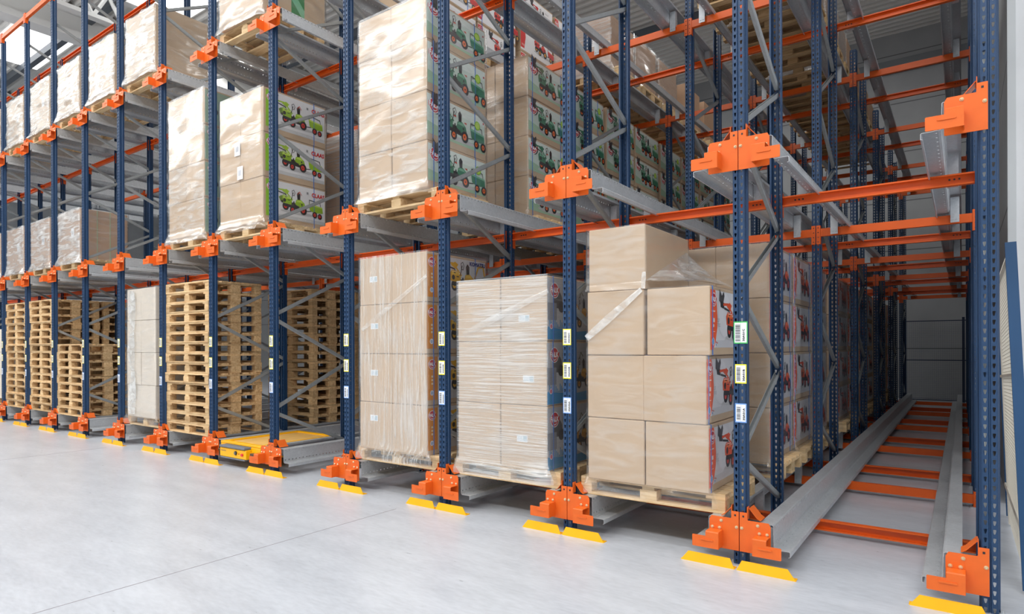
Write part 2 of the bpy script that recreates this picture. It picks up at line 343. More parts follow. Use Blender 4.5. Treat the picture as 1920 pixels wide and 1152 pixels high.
def tcache(s):
    if s not in STK_TXT: STK_TXT[s] = text_mesh(s, 1.0)
    return STK_TXT[s]
def sticker(border, code, w=.072, h=.135):
    a = MB(); a.box(-w / 2, w / 2, -.0015, 0, 0, h, 0)
    a.box(-w / 2 + .006, w / 2 - .006, -.0022, -.0012, .008, h - .008, 1)
    random.seed(hash(code) % 1000 if False else sum(map(ord, code)))
    z = .018
    while z < h - .022:
        t = random.choice((.0022, .004, .0055)); a.box(-w / 2 + .011, -.003, -.0028, -.002, z, z + t, 2); z += t + random.choice((.0025, .004))
    v, f = tcache(code); wd = max(p[0] for p in v); k = (h - .03) / wd; k = min(k, .026)
    for dx in (-.0009, 0, .0009): a.add([(.027 - p[1] * k * .72 + dx, -.003 - abs(dx) * .1, .016 + p[0] * k + dx) for p in v], f, 2)
    a.box(.0, .0012, -.0028, -.002, .008, h - .008, 0)
    return a.mesh('location_label', [border, PAPER, DARK])
SB = {'y': C(250, 235, 40), 'b': C(120, 165, 230), 'g': C(70, 190, 90)}
POSTCODE = {0: ('30A01', 1.06)}
def frame(k, m):
    tall = m == 0 or (k == 1 and m < 3)
    h = 8.13 if tall else 5.83
    who = ORD[2 - k] + ' from the right'
    fr = tag(ob('upright_frame', None, None, (k * PITCH, m * MOD + .006, 0)),
             'blue perforated rack upright frame in the %s row, %s' % ('front' if m == 0 else ORD[m + 1], who), 'rack frame', 'blue upright frames of the racking')
    pf = ob('post', POST_T if tall else POST_S, fr); ob('post', POST_T if tall else POST_S, fr, (0, FD, 0), PI)
    ob('foot_plate', FOOT, fr); ob('foot_plate', FOOT, fr, (0, FD, 0), PI)
    for zt, me in BR:
        if zt < h - .5: ob('brace', me, fr)
    if m == 0 and k <= 0:
        cols = 'gyb' if k == 0 else 'yyb'
        zs = (1.60, 1.345, 1.10) if k == 0 else (1.58, 1.345, 1.10)
        zs = {0: (1.56, 1.28, 1.005)}.get(k, (1.555, 1.275, .985))
        for c, z, ch in zip(cols, zs, 'CBA'):
            w = .094 if (c == 'g') else .078
            s = ob('location_label', sticker(SB[c], '30A%02d%s' % (1 - k, ch), w, .155 if c == 'g' else .135), pf, (.012 if k == 0 else 0, -.0015, z))
    return fr
def mrange(k):
    if k >= -1: return 6
    if k >= -4: return 5
    if k >= -7: return 3
    if k >= -11: return 2
    return 1
for k in range(1, -14, -1):
    for m in range(mrange(k)): frame(k, m)
for k in (-14, -15): frame(k, 0)

# ------------------------------------------------------------------ rails with brackets
def rail_meshes(s, yend):
    a = MB(); hole = ring(.0065)
    a.perf(lambda z, y: (s * .222, y, z), .168, .192, .02, yend, .05, hole)
    a.perf(lambda z, y: (s * .222, y, z), .283, .307, .02, yend, .05, hole)
    a.perf(lambda x, y: (s * x, y, .148), .24, .262, .02, yend, .10, hole)
    m1 = clean(a.mesh('r1', GALV), .003)
    b = MB(); fn = lambda x, z, c: (s * x, c, z)
    b.sweep([(.130, .292), (.130, .312), (.214, .312), (.222, .307)], .003, fn, .02, yend)
    b.sweep([(.222, .283), (.222, .192)], .003, fn, .02, yend)
    b.sweep([(.222, .168), (.228, .152), (.240, .148)], .003, fn, .02, yend)
    b.sweep([(.262, .148), (.322, .148), (.328, .143), (.328, .112), (.318, .108)], .003, fn, .02, yend)
    m2 = clean(b.mesh('r2', GALV)); return join_mesh('rail', [m1, m2], [GALV])
def bracket_mesh(s):
    a = MB(); F = lambda x, z, c: (s * x, c, z)
    a.prism([(.003, .103), (.206, .103), (.210, .108), (.210, .30), (.196, .326), (.060, .326), (.055, .331), (.055, .372), (.050, .378), (.003, .378)], F, -.004, .001)
    a.prism([(.118, .225), (.208, .225), (.208, .268), (.118, .268)], F, -.0065, -.004)
    # stop ear: shelf, front plate, side plate
    a.sweep([(-.004, .226), (-.012, .234), (-.098, .234), (-.105, .228), (-.105, .118)], .004, lambda y, z, c: (s * c, y, z), .115, .205)
    a.prism([(.205, .118), (.295, .118), (.300, .123), (.300, .196), (.295, .200), (.205, .200)], F, -.107, -.103)
    a.box(min(s * .113, s * .117), max(s * .113, s * .117), -.105, -.002, .120, .232)
    a.box(min(s * .003, s * .007), max(s * .003, s * .007), 0, .03, .105, .32)
    # embossed slot
    a.prism([(.150, .172), (.156, .168), (.236, .168), (.242, .172), (.242, .176), (.236, .180), (.156, .180), (.150, .176)], F, -.112, -.106)
    return clean(a.mesh('end_bracket', ORANGE))
def hole_dark(s):
    a = MB(); a.box(min(s * .022, s * .034), max(s * .022, s * .034), -.0052, -.0042, .344, .357); return a.mesh('square_hole', DARK)
def flap_mesh(s):
    a = MB()
    a.sweep([(s * .054, .40), (s * .060, .402), (s * .112, .340), (s * .135, .326)], .004, lambda x, z, c: (x, c, z), .03, .15)
    a.sweep([(s * .054, .33), (s * .054, .418)], .004, lambda x, z, c: (x, c, z), .0, .045)
    return clean(a.mesh('centering_flap', ORANGE))
def bolt_mesh():
    a = MB(); a.cyl((0, 0, 0), (0, -.004, 0), .011, 12); a.cyl((0, -.004, 0), (0, -.010, 0), .009, 12, r1=.005); return a.mesh('bolt', BOLT)
HANG = {}
def hanger_mesh(s, up):
    # galvanised clip between rail and cross beam
    a = MB()
    a.box(min(s * .145, s * .215), max(s * .145, s * .215), -.032, -.028, .045, .285)
    a.box(min(s * .145, s * .149), max(s * .145, s * .149), -.03, .02, .10, .285)
    a.cyl((s * .165, -.032, .075), (s * .165, -.038, .075), .008, 8); a.cyl((s * .195, -.032, .075), (s * .195, -.038, .075), .008, 8)
    return a.mesh('hanger_clip', [GALV])
BRK = {s: bracket_mesh(s) for s in (1, -1)}; FLP = {s: flap_mesh(s) for s in (1, -1)}; SQH = {s: hole_dark(s) for s in (1, -1)}
HNG = {s: hanger_mesh(s, 0) for s in (1, -1)}; BOLTM = bolt_mesh()
YEND = 14.6
RAILM = {(s, l): rail_meshes(s, l) for s in (1, -1) for l in (YEND, 9.0, 4.6)}
LANES = list(range(0, -15, -1))
def brow(j):
    # y of beam face for row j, and whether it sits on a rear post
    m = j // 2
    return m * MOD + (FD if j % 2 else 0), j % 2
def rail(n, side, lev):
    k = n if side > 0 else n + 1
    ln = YEND if n >= -4 else (9.0 if n >= -8 else 4.6)
    r = tag(ob('guide_rail', None, None, (k * PITCH, 0, LZ[lev])),
            'galvanised guide rail with orange end bracket, %s level, %s side of %s' % (LEV[lev], 'left' if side > 0 else 'right', lane_name(n).replace(' from the right', ' from right')),
            'rail', 'galvanised shuttle guide rails')
    ob('rail', RAILM[(side, ln)], r)
    if k > -13:
        b = ob('end_bracket', BRK[side], r, (0, 0, 0)); ob('square_hole', SQH[side], b)
        for x, z in ((.125, .300), (.137, .248), (.187, .248), (.018, .268)):
            o = ob('bolt', BOLTM, b, (side * x, -.004 if x < .1 or z > .26 else -.0065, z))
        ob('centering_flap', FLP[side], r)
    for j in range(1, 11 if n >= -1 else (6 if n >= -4 else 3)):
        y, rear = brow(j)
        if y > ln: break
        ob('hanger_clip', HNG[side], r, (0, y + (.105 if rear else 0) - .0, 0))
    return r
for n in LANES:
    for side in (1, -1):
        for lev in range(3):
            if n < -12 and lev == 0: continue
            rail(n, side, lev)

# ------------------------------------------------------------------ cross beams
BW = PITCH
def beam_mesh(rear):
    a = MB()
    x0, x1 = .045, BW - .045
    if rear:   # open channel facing the aisle
        a.sweep([(0, .062), (-.048, .062), (-.05, .060)][::-1] + [(0, .062)][:0] + [(0, .062)], .003, lambda y, z, c: (c, y, z), x0, x1) if False else None
        a.sweep([(-.045, .052), (-.045, .062), (0, .062), (0, -.018), (-.045, -.018), (-.045, -.008)], .003, lambda y, z, c: (c, y, z + .058), x0, x1)
        for t in (.14, .17, .20, BW - .20, BW - .17, BW - .14):
            a.cyl((t, -.0015, .09), (t, -.006, .09), .007, 8, 1)
    else:
        a.sweep([(.045, .052), (.045, .062), (0, .062), (0, -.018), (.045, -.018), (.045, -.008)], .003, lambda y, z, c: (c, y, z + .058), x0, x1)
    return clean(a.mesh('beam', [BEAMO, DARK]))
def conn_mesh(rear, s):
    a = MB(); sg = 1 if rear else -1
    yf = .003 * sg
    # face plate on the post, punched
    def fn(x, z): return (s * x, yf, z)
    a.perf(fn, .004, .040, 0, .20, .05, ring(.006))
    m1 = clean(a.mesh('c1', BEAMO), .003)
    b = MB(); b.box(min(s * .040, s * .0445), max(s * .040, s * .0445), min(yf, -sg * .06), max(yf, -sg * .06), 0, .20)
    return join_mesh('connector', [m1, clean(b.mesh('c2', BEAMO))], [BEAMO])
BM = {r: beam_mesh(r) for r in (0, 1)}; CN = {(r, s): conn_mesh(r, s) for r in (0, 1) for s in (1, -1)}
def beam(n, j, z, lvname, y=None, rear=None):
    yy, rr = brow(j)
    if rr: yy += .012
    o = tag(ob('rack_crossbar', None, None, (n * PITCH, yy + (0.0), z)),
            'orange %s cross beam, %s level, %s row, %s' % ('channel' if rr else 'flat-faced', lvname, ORD[j], lane_name(n).replace(' from the right', ' from right')), 'beam', 'orange cross beams of the racking')
    yo = -.075 if rr else .0
    ob('beam', BM[rr], o, (0, -.06 + .045 if rr else .004, 0))
    ob('connector', CN[(rr, 1)], o, (0, 0, -.045)); ob('connector', CN[(rr, -1)], o, (BW, 0, -.045))
    return o
for n in LANES:
    if n < -12: jm = 2
    else: jm = 11 if n >= -1 else (8 if n >= -4 else (5 if n >= -8 else 3))
    for j in range(1, jm):
        for lev in range(3):
            if n <= -13 and lev == 0: continue
            beam(n, j, LZ[lev] + (.0 if lev else 0), LEV[lev])
# top tie beams at the heads of the front frames
for n in range(0, -16, -1):
    for j in (0, 1):
        if n > -8 and j == 0: continue
        beam(n, j, 8.12 if j == 0 else 8.02, 'roof')

# ------------------------------------------------------------------ yellow floor guards
def guard_mesh(s):
    a = MB()
    a.prism([(.006, 0), (.388, 0), (.335, .068), (.040, .068)], lambda x, z, c: (s * x, c + z * .12, z), -.100, -.095)
    a.prism([(.006, 0), (.388, 0), (.388, .005), (.006, .005)], lambda x, z, c: (s * x, c, z), -.096, -.045)
    return clean(a.mesh('floor_guard', YELLOW))
GM = {s: guard_mesh(s) for s in (1, -1)}
for k in range(1, -14, -1):
    for s in (-1, 1):
        if k == 1 and s == 1: continue
        tag(ob('floor_guard', GM[s], None, (k * PITCH, 0, 0.0)), 'yellow floor guard plate, %s half, before the %s front upright from the right' % ('left' if s < 0 else 'right', ORD[2 - k]), 'floor guard', 'yellow floor guard plates')

# ------------------------------------------------------------------ pallets
def pallet_parts(wd):
    P = {}
    a = MB()
    for y0_, w in ((0, .145), (.1875, .10), (.3275, .145), (.5125, .10), (.655, .145)): a.cbox(-.6, .6, y0_, y0_ + w, .122, .144, .002)
    P['top_deck'] = a.mesh('top_deck', wd)
    for i, x in enumerate((-.6, -.05, .5)):
        a = MB(); a.cbox(x, x + (.145 if i != 1 else .10) - .0 if i != 2 else .6, 0, .8, .100, .122, .002) if i != 2 else a.cbox(.455, .6, 0, .8, .100, .122, .002)
        P['stringer_%d' % i] = a.mesh('stringer', wd)
    for i, (x, w) in enumerate(((-.6, .10), (-.07, .14), (.5, .10))):
        for q, (y, d) in enumerate(((0, .10), (.328, .145), (.70, .10))):
            a = MB(); a.cbox(x, x + w, y, y + d, .022, .100, .002); P['block_%d%d' % (i, q)] = a.mesh('block', wd)
    for i, (y, d) in enumerate(((0, .10), (.328, .145), (.70, .10))):
        a = MB(); a.cbox(-.6, .6, y, y + d, 0, .022, .002); P['bottom_board_%d' % i] = a.mesh('bottom_board', wd)
    return P
PALP = pallet_parts(WOOD); PALN = pallet_parts(WOODN)
def whole(P, wd):
    bm = bmesh.new()
    for me in P.values(): bm.from_mesh(me)
    r = bpy.data.meshes.new('pallet'); bm.to_mesh(r); bm.free(); r.materials.append(wd); return r
PALW = whole(PALP, WOOD)
def pallet(x, y, z, label, group, new=False, parts=True, rz=0):
    if not parts:
        return tag(ob('pallet', PALW, None, (x, y, z), rz), label, 'pallet', group)
    p = tag(ob('pallet', None, None, (x, y, z), rz), label, 'pallet', group)
    for nme, me in (PALN if new else PALP).items():
        ob(nme.rsplit('_', 1)[0] if nme != 'top_deck' else nme, me, p)
    return p

# ------------------------------------------------------------------ printed carton art
class Art:
    def __init__(s): s.mb = MB(); s.mats = []; s.z = .0006
    def mi(s, c):
        m = C(*c)
        if m not in s.mats: s.mats.append(m)
        return s.mats.index(m)
    def _p(s, pts, fs, c):
        s.z += .00007; z = s.z; s.mb.add([(z, p[0], p[1]) for p in pts], fs, s.mi(c))
    def poly(s, pts, c): s._p(pts, [tuple(range(len(pts)))], c)
    def rect(s, x0, y0, x1, y1, c): s.poly([(x0, y0), (x1, y0), (x1, y1), (x0, y1)], c)
    def disc(s, x, y, rx, c, ry=None, n=22):
        ry = ry or rx; s.poly([(x + rx * math.cos(2 * PI * i / n), y + ry * math.sin(2 * PI * i / n)) for i in range(n)], c)
    def line(s, pts, w, c):
        for (a, b), (e, g) in zip(pts[:-1], pts[1:]):
            d = Vector((e - a, g - b)).normalized() * w / 2; s.poly([(a - d.y - d.x * .4, b + d.x - d.y * .4), (a + d.y - d.x * .4, b - d.x - d.y * .4), (e + d.y + d.x * .4, g - d.x + d.y * .4), (e - d.y + d.x * .4, g + d.x + d.y * .4)], c)
    def text(s, t, x, y, size, c, sx=1.0, bold=0):
        v, f = tcache(t)
        for dx, dy in (((0, 0),) if not bold else ((0, bold), (bold, 0), (-bold, 0), (0, -bold))):
            s._p([(x + p[0] * size * sx + dx, y + p[1] * size + dy) for p in v], f, c)
    def wheel(s, x, y, r, hub, rx=.86):
        s.disc(x + r * .12, y, r * rx, (20, 20, 24), r); s.disc(x, y, r * rx, (46, 46, 50), r); s.disc(x, y, r * rx * .86, (30, 30, 34), r * .86)
        s.disc(x, y, r * rx * .56, hub, r * .56); s.disc(x, y, r * rx * .18, (60, 40, 30), r * .18)
    def logo(s, x, y, r):
        s.disc(x, y, r * 1.10, (245, 245, 245)); s.disc(x, y, r * .98, (206, 34, 42)); s.disc(x, y - r * .2, r * .60, (245, 245, 245)); s.disc(x, y - r * .05, r * .62, (206, 34, 42))
        s.rect(x - r * 1.28, y - r * .30, x + r * 1.28, y + r * .40, (206, 34, 42))
        s.text('FALK', x - r * 1.2, y - r * .28, r * .98, (250, 250, 250), 1.0, r * .055)
    def mesh(s, name): return s.mb.mesh(name, s.mats)
DK = (40, 40, 44)
def tractor(A, x, y, k, body, lite, hub, bucket=True, seat=True, trailer=0, digger=0, arm=None, ky=None):
    ky = ky or k * 1.22
    P = lambda pts: [(x + a * k, y + b * ky) for a, b in pts]
    arm = arm or body
    A.disc(x + .55 * k, y + .02 * ky, .55 * k, (196, 196, 198), .05 * k)
    A.wheel(x + .16 * k, y + .13 * ky, .11 * k, hub)
    A.poly(P([(.10, .13), (.70, .09), (.74, .19), (.62, .24), (.12, .24)]), DK)
    if bucket:
        A.poly(P([(-.28, .52), (-.12, .47), (-.05, .60), (-.08, .66), (-.16, .60), (-.26, .68)]), (66, 64, 68)); A.line(P([(-.26, .66), (-.24, .50)]), .012 * k, (100, 98, 102))
        A.poly(P([(-.22, .44), (-.08, .42), (-.05, .50), (-.24, .53)]), (34, 34, 38))
        A.line(P([(-.10, .48), (.12, .49), (.38, .30)]), .035 * k, arm); A.line(P([(-.06, .43), (.16, .40), (.30, .22)]), .03 * k, (50, 50, 54))
        A.poly(P([(.05, .46), (.18, .52), (.28, .48), (.20, .40)]), arm)
    A.poly(P([(.04, .20), (.02, .32), (.08, .38), (.30, .37), (.36, .28), (.34, .18)]), body)
    A.poly(P([(.07, .30), (.10, .36), (.28, .35), (.31, .31)]), lite); A.disc(x + .13 * k, y + .26 * ky, .045 * k, DK, .05 * k)
    A.line(P([(.34, .30), (.40, .47)]), .02 * k, DK); A.line(P([(.36, .50), (.42, .53), (.46, .47), (.43, .40), (.38, .41), (.36, .50)]), .014 * k, DK)
    A.poly(P([(.54, .28), (.52, .46), (.57, .51), (.63, .46), (.62, .28)]), DK)
    A.poly(P([(.46, .22), (.50, .32), (.64, .34), (.76, .27), (.80, .16), (.60, .15)]), body); A.poly(P([(.50, .28), (.54, .32), (.66, .32), (.72, .27)]), lite)
    for a_, b_, c_, d_ in ((.14, .33, .20, .345), (.22, .27, .30, .285), (.40, .20, .44, .27), (.56, .38, .59, .44), (.66, .21, .70, .25)): A.rect(x + a_ * k, y + b_ * ky, x + c_ * k, y + d_ * ky, (24, 24, 28) if a_ > .3 else (60, 62, 60))
    A.line(P([(.08, .36), (.30, .355)]), .006 * k, (250, 250, 250)); A.disc(x + .31 * k, y + .33 * ky, .014 * k, (250, 250, 240)); A.line(P([(.47, .19), (.60, .17)]), .02 * k, (70, 70, 74))
    A.wheel(x + .38 * k, y + .07 * ky, .10 * k, hub); A.wheel(x + .72 * k, y + .10 * ky, .12 * k, hub)
    if trailer:
        A.line(P([(.82, .10), (.98, .12)]), .02 * k, DK)
        A.poly(P([(.94, .14), (.90, .30), (1.36, .26), (1.38, .12), (1.10, .09)]), body); A.poly(P([(.92, .26), (.90, .30), (1.36, .26), (1.36, .23)]), lite)
        A.line(P([(.92, .30), (.92, .38), (1.28, .35), (1.30, .27)]), .018 * k, DK)
        A.wheel(x + 1.10 * k, y + .05 * ky, .09 * k, hub)
        if trailer > 1: A.wheel(x + 1.27 * k, y + .03 * ky, .08 * k, hub)
        else: A.wheel(x + 1.33 * k, y + .04 * ky, .10 * k, hub)
    if digger:
        A.line(P([(.80, .28), (.92, .48), (1.08, .50), (1.14, .30)]), .045 * k, arm); A.poly(P([(1.06, .32), (1.20, .30), (1.18, .20), (1.08, .20)]), DK)
def art_green():
    A = Art(); A.rect(.012, .075, .935, .475, (206, 222, 212)); A.poly([(.012, .075), (.935, .075), (.935, .17), (.5, .13), (.012, .20)], (168, 200, 172)); A.rect(.012, .38, .935, .475, (222, 232, 226))
    A.disc(.145, .37, .078, (52, 50, 54)); A.logo(.120, .375, .072)
    tractor(A, .215, .115, .515, (58, 128, 98), (122, 182, 150), (240, 110, 40), trailer=1)
    A.disc(.80, .36, .048, (150, 200, 50)); A.disc(.80, .36, .036, (190, 222, 90)); A.rect(.895, .40, .915, .42, (190, 60, 70))
    A.poly([(.40, .36), (.45, .35), (.44, .37)], (220, 60, 40)); A.poly([(.57, .33), (.62, .315), (.61, .335)], (220, 60, 40))
    A.text('8', .70, .33, .05, (90, 100, 96)); return A.mesh('printed_panel')
def art_claas():
    A = Art(); A.rect(.012, .075, .935, .54, (232, 232, 234)); A.rect(.012, .075, .935, .12, (206, 208, 210)); A.rect(.012, .012, .05, .54, (206, 178, 146))
    A.poly([(.04, .075), (.17, .075), (.205, .20), (.205, .40), (.17, .54), (.04, .54)], (150, 206, 40)); A.logo(.115, .45, .052); A.disc(.11, .19, .028, (240, 246, 250)); A.disc(.11, .19, .02, (90, 170, 220))
    tractor(A, .245, .165, .475, (150, 190, 40), (196, 224, 90), (222, 50, 40), trailer=2, arm=(168, 204, 50), ky=.57)
    A.text('CLAAS', .72, .43, .075, (214, 30, 34), .92, .003); A.rect(.64, .45, .668, .48, (150, 152, 156))
    A.line([(.50, .42), (.53, .46), (.56, .42)], .008, (210, 80, 60)); A.poly([(.22, .34), (.26, .37), (.28, .30), (.25, .28)], (120, 150, 60)); A.disc(.27, .29, .016, DK)
    A.text('TRACTOR AGRI', .50, .085, .03, (240, 240, 240)); return A.mesh('printed_panel')
def art_komatsu():
    A = Art(); A.rect(.0, .05, .935, .475, (214, 216, 220)); A.rect(.0, .05, .155, .475, (222, 140, 30)); A.rect(.155, .05, .935, .11, (198, 200, 204))
    A.logo(.075, .40, .046); A.disc(.07, .12, .026, (240, 240, 244)); A.disc(.07, .12, .018, (170, 190, 215)); A.line([(.025, .16), (.025, .30)], .003, (240, 220, 180))
    for i, y in enumerate((.27, .235, .20)): A.rect(.06, y, .085, y + .02, (240, 220, 180))
    tractor(A, .33, .11, .52, (222, 172, 40), (240, 200, 80), (226, 176, 50), digger=1)
    A.text('KOMATSU', .66, .42, .060, (24, 50, 130), .95, .003); A.rect(.19, .29, .215, .33, (130, 134, 140)); return A.mesh('printed_panel')
def art_grey():
    A = Art(); A.rect(.0, .012, .94, .545, (182, 184, 190)); A.rect(.12, .12, .94, .30, (196, 198, 202)); A.poly([(.0, .012), (.94, .012), (.94, .11), (.5, .085), (.0, .12)], (34, 140, 196))
    for i in range(14): A.rect(.01 + i * .022, .11, .022 + i * .022, .125 + .02 * ((i * 7) % 4), (34, 140, 196))
    A.disc(.17, .36, .075, (84, 84, 90)); A.disc(.23, .30, .05, (54, 54, 60)); A.logo(.12, .44, .062); A.rect(.0, .18, .15, .33, (140, 144, 152)); A.disc(.06, .125, .025, (236, 226, 232)); A.disc(.06, .125, .018, (214, 110, 130))
    tractor(A, .38, .13, .44, (206, 150, 50), (228, 180, 90), (206, 150, 60)); A.line([(.55, .40), (.58, .46), (.62, .42)], .01, (90, 90, 60))
    A.text('5/7', .40, .045, .03, (230, 240, 250)); A.text('0 0 0', .70, .04, .04, (230, 240, 250)); return A.mesh('printed_panel')
def art_red():
    A = Art(); A.rect(.0, .055, .935, .475, (222, 222, 226)); A.rect(.12, .055, .935, .11, (206, 208, 212)); A.poly([(.935, .055), (.935, .40), (.60, .30), (.25, .055)], (206, 206, 210))
    A.poly([(.0, .04), (.06, .04), (.115, .10), (.155, .20), (.16, .28), (.14, .40), (.11, .475), (.0, .475)], (248, 98, 50)); A.logo(.080, .405, .046)
    A.rect(.03, .315, .105, .325, (250, 220, 210)); A.rect(.045, .24, .095, .27, (250, 226, 216)); A.rect(.055, .205, .08, .225, (250, 226, 216)); A.rect(.04, .17, .10, .174, (250, 226, 216)); A.disc(.055, .10, .030, (240, 246, 250)); A.disc(.055, .10, .024, (120, 180, 220))
    A.rect(.12, .07, .135, .08, (40, 120, 200)); A.rect(.145, .085, .16, .095, (210, 50, 60)); A.rect(.12, .09, .135, .10, (210, 50, 60))
    A.disc(.33, .30, .16, (230, 230, 234), .17); A.text('2.7', .16, .245, .036, (110, 112, 118)); A.text('7.12', .16, .21, .036, (110, 112, 118))
    tractor(A, .355, .12, .56, (232, 84, 34), (246, 128, 70), (206, 60, 40), ky=.54); A.rect(.80, .40, .82, .43, (120, 190, 210)); return A.mesh('printed_panel')
def art_redt():
    A = Art(); A.rect(.0, .03, .935, .475, (240, 240, 242)); A.poly([(.0, .06), (.10, .06), (.14, .26), (.11, .47), (.0, .47)], (222, 50, 50)); A.logo(.06, .40, .042)
    A.text('FALK', .03, .10, .05, (250, 226, 216), .7); tractor(A, .38, .12, .46, (206, 40, 40), (230, 90, 70), (232, 160, 40), trailer=1); A.text('A A A', .70, .38, .04, (120, 120, 124)); return A.mesh('printed_panel')
def art_stripe():
    A = Art(); A.rect(.42, .0, .62, .50, (40, 130, 70)); A.poly([(.42, .08), (.62, .02), (.62, .06), (.42, .12)], (120, 190, 150)); return A.mesh('printed_panel')
def art_plain_green():
    A = Art(); A.rect(.012, .02, .93, .48, (150, 178, 160)); A.logo(.10, .40, .045); A.disc(.15, .20, .05, (40, 44, 46)); A.disc(.4, .25, .1, (60, 110, 70)); return A.mesh('printed_panel')
ART = {'green': art_green(), 'claas': art_claas(), 'komatsu': art_komatsu(), 'grey': art_grey(), 'red': art_red(), 'redt': art_redt(), 'stripe': art_stripe(), 'pg': art_plain_green()}
ARTLAB = {'green': 'printed panel with green ride-on tractor and trailer', 'claas': 'printed panel with lime green loader tractor', 'komatsu': 'printed panel with yellow digger tractor', 'grey': 'grey and blue printed panel with round red logo', 'red': 'printed panel with orange-red loader tractor', 'redt': 'white printed panel with red tractor', 'stripe': 'green printed stripe', 'pg': 'pale green printed panel'}
ARTH = {'claas': .56, 'grey': .56}

# ------------------------------------------------------------------ cartons, film, loads
CARTM = {}
def carton_mesh(w, d, h, mat):
    key = (round(w, 3), round(d, 3), round(h, 3), mat.name)
    if key in CARTM: return CARTM[key]
    a = MB(); a.cbox(-w / 2, w / 2, 0, d, 0, h, .006, 0)
    a.box(-w / 2 + .01, w / 2 - .01, d / 2 - .002, d / 2 + .002, h - .0005, h + .0012, 1)
    a.box(-.028, .028, .004, d - .004, h - .0004, h + .0009, 2)
    CARTM[key] = clean(a.mesh('carton', [mat, SEAM, TAPE])); return CARTM[key]
a = MB(); a.box(0, .115, -.0016, 0, 0, .062, 0); a.box(.070, .108, -.0024, -.0016, .008, .054, 1)
for i in range(4): a.box(.008, .060, -.0024, -.0016, .012 + i * .011, .016 + i * .011, 1)
SHIP = a.mesh('shipping_label', [PAPER, C(176, 196, 206)])
a = MB(); a.box(0, .13, -.0016, 0, 0, .17, 0)
for i in range(5): a.box(.03 + i * .014, .036 + i * .014, -.0024, -.0016, .05, .12, 1)
SHEET = a.mesh('paper_label', [PAPER, C(150, 152, 160)])
STRM = {}
def strap_mesh(w, d, h, mat):
    key = (w, d, h, mat.name)
    if key not in STRM:
        a = MB(); a.box(w / 2 + .001, w / 2 + .0055, -.004, .004, 0, h); a.box(-w / 2, w / 2 + .005, -.004, .004, h + .001, h + .003); STRM[key] = a.mesh('packing_strap', mat)
    return STRM[key]
KINDTXT = {'green': 'carton printed with green tractor and trailer', 'claas': 'carton printed with lime green loader tractor', 'komatsu': 'carton printed with yellow digger and orange edge', 'grey': 'grey and blue printed carton with red logo', 'red': 'carton printed with orange-red loader tractor', 'redt': 'white carton with red tractor print', 'stripe': 'tall brown carton with green stripe', 'pg': 'brown carton with pale green side print', None: 'plain brown cardboard carton'}
FILMN = 0
def film_obj(x0, x1, ya, yb, z0, z1, mat, label, seed=0, skirt=.10, lumpy=.008, topfold=0.0):
    a = MB(); off = .004; per = []
    nx, ny, nz = 26, 22, 44
    cs = [(x0 - off + (x1 - x0 + 2 * off) * i / nx, ya - off, 0, -1) for i in range(nx)] + [(x1 + off, ya - off + (yb - ya + 2 * off) * i / ny, 1, 0) for i in range(ny)]
    cs += [(x1 + off - (x1 - x0 + 2 * off) * i / nx, yb + off, 0, 1) for i in range(nx)] + [(x0 - off, yb + off - (yb - ya + 2 * off) * i / ny, -1, 0) for i in range(ny)]
    n = len(cs); V = []
    for q in range(nz + 1):
        t = q / nz; z = z0 - skirt + (z1 - z0 + skirt) * t
        flare = 0
        if z < z0 + .06: flare = .055 * min(1, (z0 + .06 - z) / .12)
        for (x, y, nx_, ny_) in cs:
            p = Vector((x * 3.1 + seed, y * 3.1, z * 6.0))
            d = max(0, noise.noise(p * .7)) * lumpy * 1.3 + abs(noise.noise(p * 2.2)) * lumpy * .25 + flare * (1 + .25 * noise.noise(p * 2))
            V.append((x + nx_ * d, y + ny_ * d, z - (topfold * abs(noise.noise(Vector((x * 2, y * 2, seed)))) if q == nz else 0)))
    F = [(q * n + i, q * n + (i + 1) % n, (q + 1) * n + (i + 1) % n, (q + 1) * n + i) for q in range(nz) for i in range(n)]
    a.add(V, F); o = ob('stretch_film', a.mesh('stretch_film', mat, True)); return tag(o, label, 'stretch film', 'stretch film wrapped round the pallet loads')
def where(lane, lev, idx):
    return '%s level, %s' % (LEV[lev], lane_name(lane).replace(' from the right', ' from right'))
TIERN = ['bottom', 'second', 'third', 'fourth', 'fifth', 'sixth']
